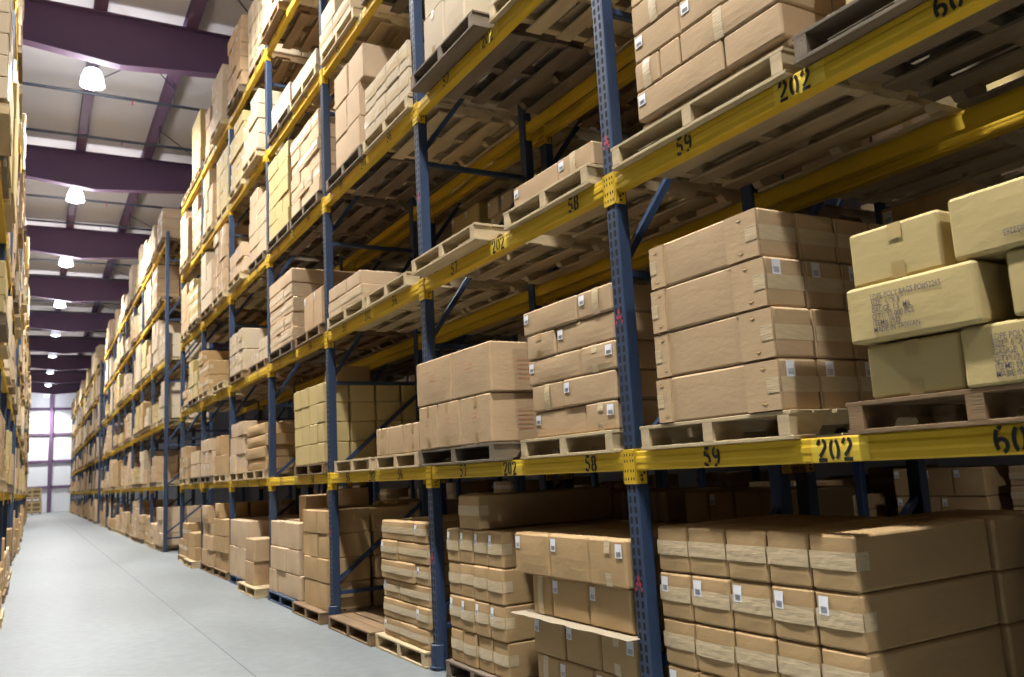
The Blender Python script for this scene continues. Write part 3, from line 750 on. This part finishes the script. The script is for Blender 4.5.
# opposite rack: tan cartons standing proud of the beam near the camera
z = pallet('L', 2, 0, 3, 9.75, 10.85, x0=-.06)
layers('L', 2, 0, 3, z, [(.42, [10.9, 9.75], ''), (.42, [10.85, 10.3, 9.8], ''), (.40, [10.8, 9.8], '')], 'tan', [0, .6, 1.1], x0=-.09, jit=1)
z = pallet('L', 2, 1, 3, 8.6, 9.6, x0=-.05)
layers('L', 2, 1, 3, z, [(.42, [9.6, 9.1, 8.6], ''), (.42, [9.55, 8.6], '')], 'tan', [0, .6, 1.1], x0=-.07, jit=1)
for k in G1 + G2 + G3:
    if k < 1 or PY(k + 1) > 70: continue
    for slot in (0, 1):
        for lev in range(0, 6):
            if (k, lev) == (2, 3): continue
            auto('L', k, slot, lev)
# row behind, and the rack across the next aisle
for k in range(-1, 5):
    for slot in (0, 1):
        for lev in range(0, 4):
            if k < 0 and lev in (0, 3): continue
            auto('B', k, slot, lev, True)
for k in range(-1, 10):
    for slot in (0, 1):
        for lev in (0, 1, 2): auto('C', k, slot, lev, True); auto('D', k, slot, lev, True)

# ------------------------------------------------------------------ which of them does the camera see, and how large
def poly_box(V, Pl, loc, d, rz):
    c, s = math.cos(rz), math.sin(rz); o = len(V)
    for x in (-d[0] / 2, d[0] / 2):
        for y in (-d[1] / 2, d[1] / 2):
            for zz in (0, d[2]): V.append((loc[0] + x * c - y * s, loc[1] + x * s + y * c, loc[2] + zz))
    for f in ((0, 1, 3, 2), (4, 6, 7, 5), (0, 4, 5, 1), (2, 3, 7, 6), (0, 2, 6, 4), (1, 5, 7, 3)): Pl.append(tuple(i + o for i in f))
V, Pl = [], []
for c in CART: poly_box(V, Pl, c['loc'], c['d'], c['rz'])
for p in PAL: poly_box(V, Pl, p['loc'], p['d'], p['rz'])
nC, nP = len(CART), len(PAL)
for x, y, rz in frames:
    s = -1 if rz else 1
    poly_box(V, Pl, (x + s * PD / 2, y + (PW / 2 if not rz else -PW / 2), 0), (PD, PW, ZTOP), 0)
for k in G1 + G2 + G3:
    for zb in ZB:
        poly_box(V, Pl, (.03, PY(k) + B / 2, zb), (.06, B, BH), 0); poly_box(V, Pl, (XL - .03, PY(k) + B / 2, zb), (.06, B, BH), 0)
bvh = BVHTree.FromPolygons(V, Pl)
hits = [0] * (nC + nP)
for v in range(1, 677, 2):
    for u in range(1, 1024, 2):
        d = Fw + Rt * ((u - 512) / F_PX) - Up * ((v - 338.5) / F_PX)
        h = bvh.ray_cast(CAM, d)
        if h[2] is not None:
            i = h[2] // 6
            if i < nC + nP: hits[i] += 1
order = sorted(range(nC), key=lambda i: -hits[i])
IND = set(i for i in order[:300] if hits[i] > 0)
porder = sorted(range(nC, nC + nP), key=lambda i: -hits[i])
PIND = set(i - nC for i in porder[:290] if hits[i] > 3)
print('cartons', nC, 'seen', sum(1 for i in range(nC) if hits[i] > 0), 'individual', len(IND), 'smallest', min(hits[i] for i in IND) if IND else 0, '| pallets', nP, 'seen', sum(1 for i in range(nC, nC + nP) if hits[i] > 0), len(PIND))

# ------------------------------------------------------------------ carton geometry
def carton_body(mb, d, look, bulge, seed, div, M4=None):
    hx, hy, H = d[0] / 2, d[1] / 2, d[2]
    r = random.Random(seed)
    if div == 0:
        vs, fs = chamfer_box((hx, hy, H / 2), .006)
        vs = [(x, y, zz + H / 2) for x, y, zz in vs]
        if M4: vs = [tuple(M4 @ Vector(v)) for v in vs]
        mb.add(vs, fs, look); return
    e = .012
    def ts(h): return [-1, -1 + e / h * .9, -.5, 0, .5, 1 - e / h * .9, 1]
    T = [ts(hx), ts(hy), ts(H / 2)]
    ix = {}; vs = []
    rr = {}
    bl = [r.uniform(.3, 1.2) * bulge for _ in range(6)]
    dent = [(r.uniform(-.8, .8), r.uniform(-.8, .8), r.uniform(0, .006)) for _ in range(6)]
    def vert(i, j, k):
        if (i, j, k) in ix: return ix[(i, j, k)]
        t = [T[0][i], T[1][j], T[2][k]]; ex = [abs(abs(q) - 1) < 1e-6 for q in t]; n = sum(ex)
        p = [t[0] * hx, t[1] * hy, t[2] * H / 2]
        if n == 1:
            a = ex.index(True); s = 1 if t[a] > 0 else -1; o = [t[q] for q in range(3) if q != a]
            fi = a * 2 + (s > 0)
            w = (1 - o[0] ** 2) * (1 - o[1] ** 2)
            if a == 0 and s < 0: p[a] += s * (bl[fi] * w)
            elif a < 2: p[a] += s * .0012 * w
            elif s > 0: p[a] += -bulge * .4 * w
        else:
            pull = .0042 if n == 2 else .0065
            for a in range(3):
                if ex[a]: p[a] -= pull * (1 if t[a] > 0 else -1)
        ix[(i, j, k)] = len(vs); vs.append((p[0], p[1], p[2] + H / 2)); return ix[(i, j, k)]
    fs = []
    R6 = range(6)
    for a in range(3):
        for s in (0, 6):
            for i in R6:
                for j in R6:
                    def q(u, w_):
                        c = [0, 0, 0]; c[a] = s; c[(a + 1) % 3] = u; c[(a + 2) % 3] = w_; return vert(*c)
                    f = (q(i, j), q(i + 1, j), q(i + 1, j + 1), q(i, j + 1))
                    fs.append(f if s else f[::-1])
    if M4: vs = [tuple(M4 @ Vector(v)) for v in vs]
    mb.add(vs, fs, look)
def sheet_on(mb, d, face, a0, a1, b0, b1, key, off, bulge, M4=None, n=(6, 2), wav=0, seed=0):
    """a patch lying on the front (-x), side (-y) or top face; a along the face, b upwards, in metres from the centre / bottom"""
    hx, hy, H = d[0] / 2, d[1] / 2, d[2]; vs = []; r = random.Random(seed)
    for j in range(n[1] + 1):
        for i in range(n[0] + 1):
            a = a0 + (a1 - a0) * i / n[0]; b = b0 + (b1 - b0) * j / n[1]
            ww = r.uniform(-wav, wav)
            if face == 'f': w = max(0, (1 - (a / hy) ** 2)) * max(0, (1 - (2 * b / H - 1) ** 2)); vs.append((-hx - bulge * w * 1.2 - off - abs(ww), a, b))
            elif face == 's': w = max(0, (1 - (a / hx) ** 2)) * max(0, (1 - (2 * b / H - 1) ** 2)); vs.append((a, -hy - .0013 * w - off - abs(ww) * .3, b))
            elif face == 't': vs.append((a, b, H + off))
    W = n[0] + 1
    fs = [(j * W + i, j * W + i + 1, (j + 1) * W + i + 1, (j + 1) * W + i) for j in range(n[1]) for i in range(n[0])]
    if face == 'f': fs = [f[::-1] for f in fs]
    if M4: vs = [tuple(M4 @ Vector(v)) for v in vs]
    mb.add(vs, fs, key)
def label_spot(d, seed, lft=True):
    r = random.Random(seed + 5); hy, H = d[1] / 2, d[2]
    w = min(.055, hy * .45); h = min(.07, H * .36)
    ysgn = 1 if lft else -1
    a = (hy - w - .02) * ysgn if ysgn > 0 else -(hy - .02)
    return a, a + w, H - h - .02, H - .02
def features(c, sink):
    """sink(name, label) -> (MB, finish)"""
    d, ft, sd, bu = c['d'], c['feat'].split(), c['seed'], c['bulge']; hx, hy, H = d[0] / 2, d[1] / 2, d[2]
    r = random.Random(sd); flip = c['row'] == 'L'
    if 'hband' in ft:
        mb = sink('packing_tape'); zc = H * r.uniform(.50, .56); w = min(.034, H * .17); tl = r.uniform(-.006, .006)
        sheet_on(mb, d, 'f', -hy + .001, hy - .001, zc - w, zc + w, 'tape', .0015, bu, n=(8, 3), wav=.0016, seed=sd)
        sheet_on(mb, d, 's', -hx + .001, -hx + .07, zc - w, zc + w, 'tape', .0015, bu, n=(2, 2))
    if 'sband' in ft:
        mb = sink('packing_tape'); zc = H * .5; w = .032
        sheet_on(mb, d, 's', -hx + .002, hx - .002, zc - w, zc + w, 'tape', .0015, bu, n=(6, 2), wav=.001, seed=sd)
        if c['rowi'] == 0:
            sheet_on(mb, d, 'f', -hy + .001, -hy + .065, zc - w, zc + w, 'tape', .0105, bu * .3, n=(2, 2))
            mb = sink('packing_tape'); sheet_on(mb, d, 'f', hy - .045, hy - .001, zc - w, zc + w, 'tape', .0105, bu * .3, n=(2, 2))
    if 'slabel' in ft:
        mb = sink('shipping_label'); a0 = -hx + .035
        sheet_on(mb, d, 's', a0, a0 + .05, H - .075, H - .010, 'label', .003, bu, n=(2, 2))
        for i in range(5): sheet_on(mb, d, 's', a0 + .008, a0 + .04, H - .066 + i * .005, H - .064 + i * .005, 'ink', .0036, bu, n=(2, 1))
    if 'vband' in ft:
        mb = sink('packing_tape'); yc = r.uniform(-.15, .15) * hy
        sheet_on(mb, d, 'f', yc - .028, yc + .028, .002, H - .002, 'tape', .0015, bu, n=(2, 6), wav=.001, seed=sd)
    for nm, key in (('vtabs', 'tape_dark'), ('vtabs2', 'tape'), ('vtabsd', 'tape_dark')):
        if nm in ft:
            w = .018 if nm == 'vtabsd' else .026
            yc = r.uniform(-.12, .12) * hy; t = min(.07, H * .30)
            for b0, b1 in ((.002, t), (H - t, H - .002)):
                mb = sink('packing_tape'); sheet_on(mb, d, 'f', yc - w, yc + w, b0, b1, 'tape_tan' if c['look'] == 'tan' else key, .0015, bu, n=(2, 4))
    if 'label' in ft:
        mb = sink('shipping_label'); a0, a1, b0, b1 = label_spot(d, sd, 'vtabs2' not in ft)
        sheet_on(mb, d, 'f', a0, a1, b0, b1, 'label', .003, bu, n=(2, 2))
        for i in range(5):
            q0 = b0 + (b1 - b0) * (.12 + .07 * i); sheet_on(mb, d, 'f', a0 + .008, a1 - .010, q0, q0 + .0022, 'ink', .0036, bu, n=(2, 1))
    if 'redprint' in ft:
        mb = sink('red_print')
        for s_ in ('f', 's'):
            hh = hy if s_ == 'f' else hx
            for i in range(2 if s_ == 'f' else 5):
                q0 = H * (.62 - .09 * i); n_ = 6; w = hh * .42
                for q in range(n_):
                    a = -w / 2 + w * q / n_ + r.uniform(0, .004); sheet_on(mb, d, s_, a, a + w / n_ * r.uniform(.45, .75), q0, q0 + .007, 'inkred', .002, bu, n=(1, 1))
    if 'flaps' in ft:
        for a0, a1 in ((hy - .10, hy + .0), (-hy, -hy + .185)):
            mb = sink('carton_flap'); x0 = -hx - .008
            zz = (.004, H - .006)
            vs = [(x0 - bu * .3, a0, zz[0]), (x0, a1, zz[0]), (x0, a1, zz[1]), (x0 - bu * .3, a0, zz[1]), (x0 + .008, a0, zz[0]), (x0 + .008, a1, zz[0]), (x0 + .008, a1, zz[1]), (x0 + .008, a0, zz[1])]
            mb.add(vs, [(0, 3, 2, 1), (0, 1, 5, 4), (1, 2, 6, 5), (2, 3, 7, 6), (3, 0, 4, 7)], c['look'])
            for q in (.16, .84):            # crushed staple dents
                yy = (a0 + a1) / 2 + r.uniform(-.02, .02); z1 = H * q
                mb.add([(x0 - bu * .3 - .0008, yy - .016, z1), (x0 - bu * .3 - .003, yy, z1 - .006), (x0 - bu * .3 - .0008, yy + .016, z1 + .002), (x0 - bu * .3 - .0008, yy, z1 + .008)], [(0, 3, 2, 1)], 'tape_dark')
PRINT = ['LDPE POLY BAGS PO#52265', 'SIZE:  6 "X 8 "', 'GAUGE: 1.5  MIL', "Q'TY: 12-000 PCS", 'ITEM# 0935', 'MADE IN TAIWAN']
def printed_text(parent, d, flipped):
    cu = bpy.data.curves.new('print', 'FONT'); cu.body = '\n'.join(PRINT); cu.size = .036 if not flipped else .036; cu.space_line = .80; cu.offset = .0001
    cu.resolution_u = 2
    o = bpy.data.objects.new('print_tmp', cu); COL.objects.link(o)
    dg = bpy.context.evaluated_depsgraph_get(); me = bpy.data.meshes.new_from_object(o.evaluated_get(dg)); bpy.data.objects.remove(o)
    me.materials.clear(); me.materials.append(M['inkblue'])
    t = bpy.data.objects.new('printed_text', me); COL.objects.link(t); t.parent = parent
    hx, hy, H = d[0] / 2, d[1] / 2, d[2]
    # text x -> -y, text y -> +z, facing -x
    base = Matrix(((0, 0, -1, 0), (-1, 0, 0, 0), (0, 1, 0, 0), (0, 0, 0, 1)))
    sc_ = Matrix.Diagonal((.60, .80, 1, 1))
    if flipped:
        m = Matrix.Translation((-hx - .0055, hy - .47, H * .30)) @ base @ Matrix.Rotation(PI, 4, 'Z') @ sc_
        m = Matrix.Translation((-hx - .0055, -hy + .10, H * .28)) @ base @ Matrix.Rotation(PI, 4, 'Z') @ sc_
    else:
        m = Matrix.Translation((-hx - .0055, hy - .105, H * .715)) @ base @ sc_
    t.matrix_local = m
    t['label'] = 'dark stencilled shipping text' + (' upside down' if flipped else '')
LOOKW = {'brown': 'brown', 'ochre': 'ochre', 'pink': 'pinkish', 'tan': 'tan', 'pale': 'pale'}
import re
def fulllabel(c):
    w = LOOKW[c['look']] + ' carton'
    row = 'row %s' % ['one', 'two', 'three', 'four', 'five', 'six'][c['rowi']] if c['rowi'] else ''
    key = 'on floor' if c['key'] == 'floor' else c['key']
    for col, w_, r_ in ((c['col'] + ' from camera' if c['col'].endswith('column') else c['col'], w, row), (c['col'], w, row), (c['col'], 'carton', row)):
        s = ', '.join(p for p in [w_, c['lay'], col, r_, c['place'], key] if p)
        if len(re.findall(r"[A-Za-z0-9][A-Za-z0-9'-]*", s)) <= 16: break
    return s
stuff = MB(); used_labels = {}
for i, c in enumerate(CART):
    if i in IND:
        big = hits[i] > 60
        mb = MB(); carton_body(mb, c['d'], c['look'], c['bulge'], c['seed'], 1 if big else 0)
        me = mb.mesh('carton')
        if not big or not c['feat']:
            o = link('carton', me, None, c['loc'], c['rz'])
            if c['feat']: pass
        else:
            o = link('carton', me, None, c['loc'], c['rz'])
        pend = []
        def sink(nm):
            b = MB(); pend.append((nm, b)); return b
        cc = dict(c); cc['bulge'] = c['bulge'] if big else 0
        features(cc, sink)
        for nm, b in pend: link(nm, b.mesh(nm), o)
        ft = c['feat'].split()
        if 'text' in ft: printed_text(o, c['d'], False)
        if 'textflip' in ft: printed_text(o, c['d'], True)
        lb = fulllabel(c)
        used_labels[lb] = used_labels.get(lb, 0) + 1
        if used_labels[lb] > 1: print('DUP', lb)
        tag(o, lb, 'carton', '%s cartons at %s, %s' % (LOOKW[c['look']], c['place'], c['key']))
    else:
        far = (Vector(c['loc']) - CAM).length > 45
        M4 = Matrix.Translation(c['loc']) @ Matrix.Rotation(c['rz'], 4, 'Z')
        if hits[i] == 0 or far:
            b2 = MB(); b2.box(-c['d'][0] / 2, c['d'][0] / 2, -c['d'][1] / 2, c['d'][1] / 2, 0, c['d'][2], c['look'])
            stuff.add([tuple(M4 @ Vector(v)) for v in b2.v], b2.f, c['look'])
        else:
            carton_body(stuff, c['d'], c['look'], 0, c['seed'], 0, M4)
            b2s = []
            cc = dict(c); cc['bulge'] = 0; cc['feat'] = c['feat'] if hits[i] > 3 else ''
            features(cc, lambda nm: (b2s.append(MB()), b2s[-1])[1])
            for b in b2s:
                for f, mi in zip(b.f, b.m): stuff.add([tuple(M4 @ Vector(b.v[q])) for q in f], [tuple(range(len(f)))], b.mats[mi])
o = link('distant_cartons', stuff.mesh('distant_cartons')); tag(o, 'many more brown and pale cartons stacked in the far bays and other rows', 'cartons', kind='stuff')
if SHEET:
    zz, ya, yb = SHEET; mb = MB(); r = random.Random(3); n = 14
    vs = []
    for i in range(n + 1):
        y = ya + (yb - ya) * i / n; s_ = .006 * math.sin(i * 1.9) * 0
        for x in (-.075, .84): vs.append((x + (r.uniform(-.012, .012) if x < 0 else 0), y, zz + .0045 + (s_ if x < 0 else 0)))
    fs = [(2 * i, 2 * i + 2, 2 * i + 3, 2 * i + 1) for i in range(n)]
    N_ = len(vs); vs += [(x, y, q - .003) for x, y, q in vs]; fs += [tuple(N_ + j for j in f[::-1]) for f in fs]
    fs += [(2 * i, N_ + 2 * i, N_ + 2 * i + 2, 2 * i + 2) for i in range(n)]
    mb.add(vs, fs, 'sheet'); o = link('slip_sheet', mb.mesh('slip_sheet')); tag(o, 'thin white cardboard slip sheet between carton layers on the floor stack', 'sheet')

# ------------------------------------------------------------------ pallets
def pallet_parts(look, d):
    """returns dict name -> list of MB, origin at base centre"""
    dx, dy, H = d; hx, hy = dx / 2, dy / 2; t = .016
    out = []
    r = random.Random(len(look))
    top = MB(); n = 9
    for i in range(n):
        w = .125 if i in (0, n - 1) else .108
        xc = -hx + w / 2 + (dx - w) * i / (n - 1)
        top.box(xc - w / 2, xc + w / 2, -hy + r.uniform(0, .006), hy - r.uniform(0, .006), H - t, H, look, .002)
    out.append(('top_deck', top))
    for y in (-hy + .042, 0, hy - .042):
        w = .030; b = MB(); zt = H - t; zb = t; nz = .038
        # stringer with two fork notches from below
        pts = [(-hx, zt), (hx, zt), (hx, zb), (hx - .16, zb), (hx - .19, zb + nz), (hx - .38, zb + nz), (hx - .41, zb), (-hx + .41, zb), (-hx + .38, zb + nz), (-hx + .19, zb + nz), (-hx + .16, zb), (-hx, zb)]
        secs = [((-hx, zb), (-hx + .16, zb)), ((-hx + .16, zb), (-hx + .19, zb + nz)), ((-hx + .19, zb + nz), (-hx + .38, zb + nz)), ((-hx + .38, zb + nz), (-hx + .41, zb)), ((-hx + .41, zb), (hx - .41, zb)),
                ((hx - .41, zb), (hx - .38, zb + nz)), ((hx - .38, zb + nz), (hx - .19, zb + nz)), ((hx - .19, zb + nz), (hx - .16, zb)), ((hx - .16, zb), (hx, zb))]
        up = [s[0] for s in secs] + [secs[-1][1]]; m_ = len(up)
        vs = [(x, y - w, z_) for x, z_ in up] + [(x, y + w, z_) for x, z_ in up] + [(x, y - w, zt) for x, z_ in up] + [(x, y + w, zt) for x, z_ in up]
        fs = []
        for i in range(m_ - 1):
            fs += [(i, i + 1, 2 * m_ + i + 1, 2 * m_ + i), (m_ + i + 1, m_ + i, 3 * m_ + i, 3 * m_ + i + 1), (i + 1, i, m_ + i, m_ + i + 1), (2 * m_ + i, 2 * m_ + i + 1, 3 * m_ + i + 1, 3 * m_ + i)]
        fs += [(0, 2 * m_, 3 * m_, m_), (m_ - 1, 2 * m_ - 1, 4 * m_ - 1, 3 * m_ - 1)]
        b.add(vs, fs, look); out.append(('stringer', b))
    bot = MB()
    for xc, w in ((-hx + .065, .13), (-.24, .12), (0, .12), (.24, .12), (hx - .065, .13)):
        bot.box(xc - w / 2, xc + w / 2, -hy, hy, 0, t, look, .002)
    out.append(('bottom_deck', bot))
    return out
PM = {}
def pal_meshes(look, d):
    key = (look, round(d[0], 2), round(d[1], 1) if d[1] > .9 and d[1] < 1.06 else round(d[1], 2))
    if key not in PM:
        PM[key] = [(n_, b.mesh(n_)) for n_, b in pallet_parts(look, d)]
    return PM[key]
PONE = {}
wstuff = MB(); empties = []
PLOOK = {'wood': 'pale wooden', 'wood_grey': 'grey weathered wooden', 'wood_brown': 'brown wooden', 'wood_blue': 'blue painted wooden'}
plabels = {}
for i, p in enumerate(PAL):
    lb = p['label'] or '%s pallet under load, %s, %s' % (PLOOK[p['look']], slotname(p['row'], p['k'], p['slot']), LEVEL[p['lev']] if p['lev'] else 'on floor')
    if not p['label'] and not any(abs(c['loc'][1] - p['loc'][1]) < .6 and abs(c['loc'][0] - p['loc'][0]) < .8 and abs(c['loc'][2] - p['loc'][2] - PH) < .05 for c in CART):
        lb = lb.replace('pallet under load', 'empty pallet')
    if i in PIND:
        grp = 'wooden pallets on the %s' % {'R': 'main rack', 'L': 'opposite rack', 'B': 'back-to-back row', 'C': 'next aisle rack', 'D': 'row behind it'}[p['row']]
        if p['hi'] or hits[nC + i] > 60:
            o = empty('wooden_pallet', p['loc'], p['rz'])
            for n_, me in pal_meshes(p['look'], p['d']): link(n_, me, o)
        else:
            key = (p['look'], p['d'])
            if key not in PONE:
                b = MB()
                for n_, q in pallet_parts(p['look'], p['d']): b.add(q.v, q.f, p['look'])
                PONE[key] = b.mesh('wooden_pallet')
            o = link('wooden_pallet', PONE[key], None, p['loc'], p['rz'])
        plabels[lb] = plabels.get(lb, 0) + 1
        if plabels[lb] > 1: print('DUPP', lb)
        tag(o, lb, 'pallet', grp)
    else:
        M4 = Matrix.Translation(p['loc']) @ Matrix.Rotation(p['rz'], 4, 'Z')
        if (Vector(p['loc']) - CAM).length > 30:
            hx, hy, H = p['d'][0] / 2, p['d'][1] / 2, p['d'][2]
            b = MB(); b.box(-hx, hx, -hy, hy, H - .016, H, p['look']); b.box(-hx, hx, -hy, hy, 0, .016, p['look'])
            for y in (-hy + .04, 0, hy - .04): b.box(-hx, hx, y - .03, y + .03, .016, H - .016, p['look'])
            wstuff.add([tuple(M4 @ Vector(v)) for v in b.v], b.f, p['look'])
        else:
            for n_, q in pallet_parts(p['look'], p['d']): wstuff.add([tuple(M4 @ Vector(v)) for v in q.v], q.f, p['look'])
o = link('distant_pallets', wstuff.mesh('distant_pallets')); tag(o, 'many more wooden pallets under the loads of the far bays', 'pallets', kind='stuff')

# wooden crates standing by the far wall
def crate(loc, d, label):
    o = empty('wooden_crate', loc)
    dx, dy, H = d; hx, hy = dx / 2, dy / 2
    b = MB(); b.box(-hx + .03, hx - .03, -hy + .03, hy - .03, .1, H - .04, 'wood_brown'); link('side_panel', b.mesh('side_panel'), o)
    b = MB(); b.box(-hx, hx, -hy, hy, H - .05, H, 'wood', .005); link('lid', b.mesh('lid'), o)
    for s in (-1, 1):
        for x in (-hx + .06, 0, hx - .06):
            q = MB(); q.box(x - .06, x + .06, s * hy - (.03 if s > 0 else 0), s * hy + (.03 if s < 0 else 0), .1, H - .05, 'wood'); link('batten', q.mesh('batten'), o)
    for zc in (.22, H / 2, H - .16):
        q = MB(); q.box(-hx, hx, -hy - .02, -hy, zc - .05, zc + .05, 'wood'); link('cross_board', q.mesh('cross_board'), o)
    for x in (-hx + .1, 0, hx - .1):
        q = MB(); q.box(x - .06, x + .06, -hy, hy, 0, .1, 'wood_brown'); link('skid', q.mesh('skid'), o)
    tag(o, label, 'crate', 'wooden crates at the end of the aisle')
crate((-2.62, 76.5, 0), (1.35, 1.1, 1.05), 'large wooden crate standing on the floor at the far wall')
crate((-2.62, 76.5, 1.052), (1.30, 1.05, .95), 'wooden crate on top of the crate at the far wall')

# ------------------------------------------------------------------ world and view
w = bpy.data.worlds.new('world'); sc.world = w; w.use_nodes = True
w.node_tree.nodes['Background'].inputs[0].default_value = (.5, .55, .65, 1); w.node_tree.nodes['Background'].inputs[1].default_value = .3
sc.view_settings.view_transform = 'Standard'; sc.view_settings.look = 'None'; sc.view_settings.gamma = 1; sc.view_settings.use_curve_mapping = False
sc.view_settings.exposure = -0.18
sc.cycles.max_bounces = 6; sc.cycles.diffuse_bounces = 3; sc.cycles.use_denoising = True
sc.cycles.sample_clamp_indirect = 4
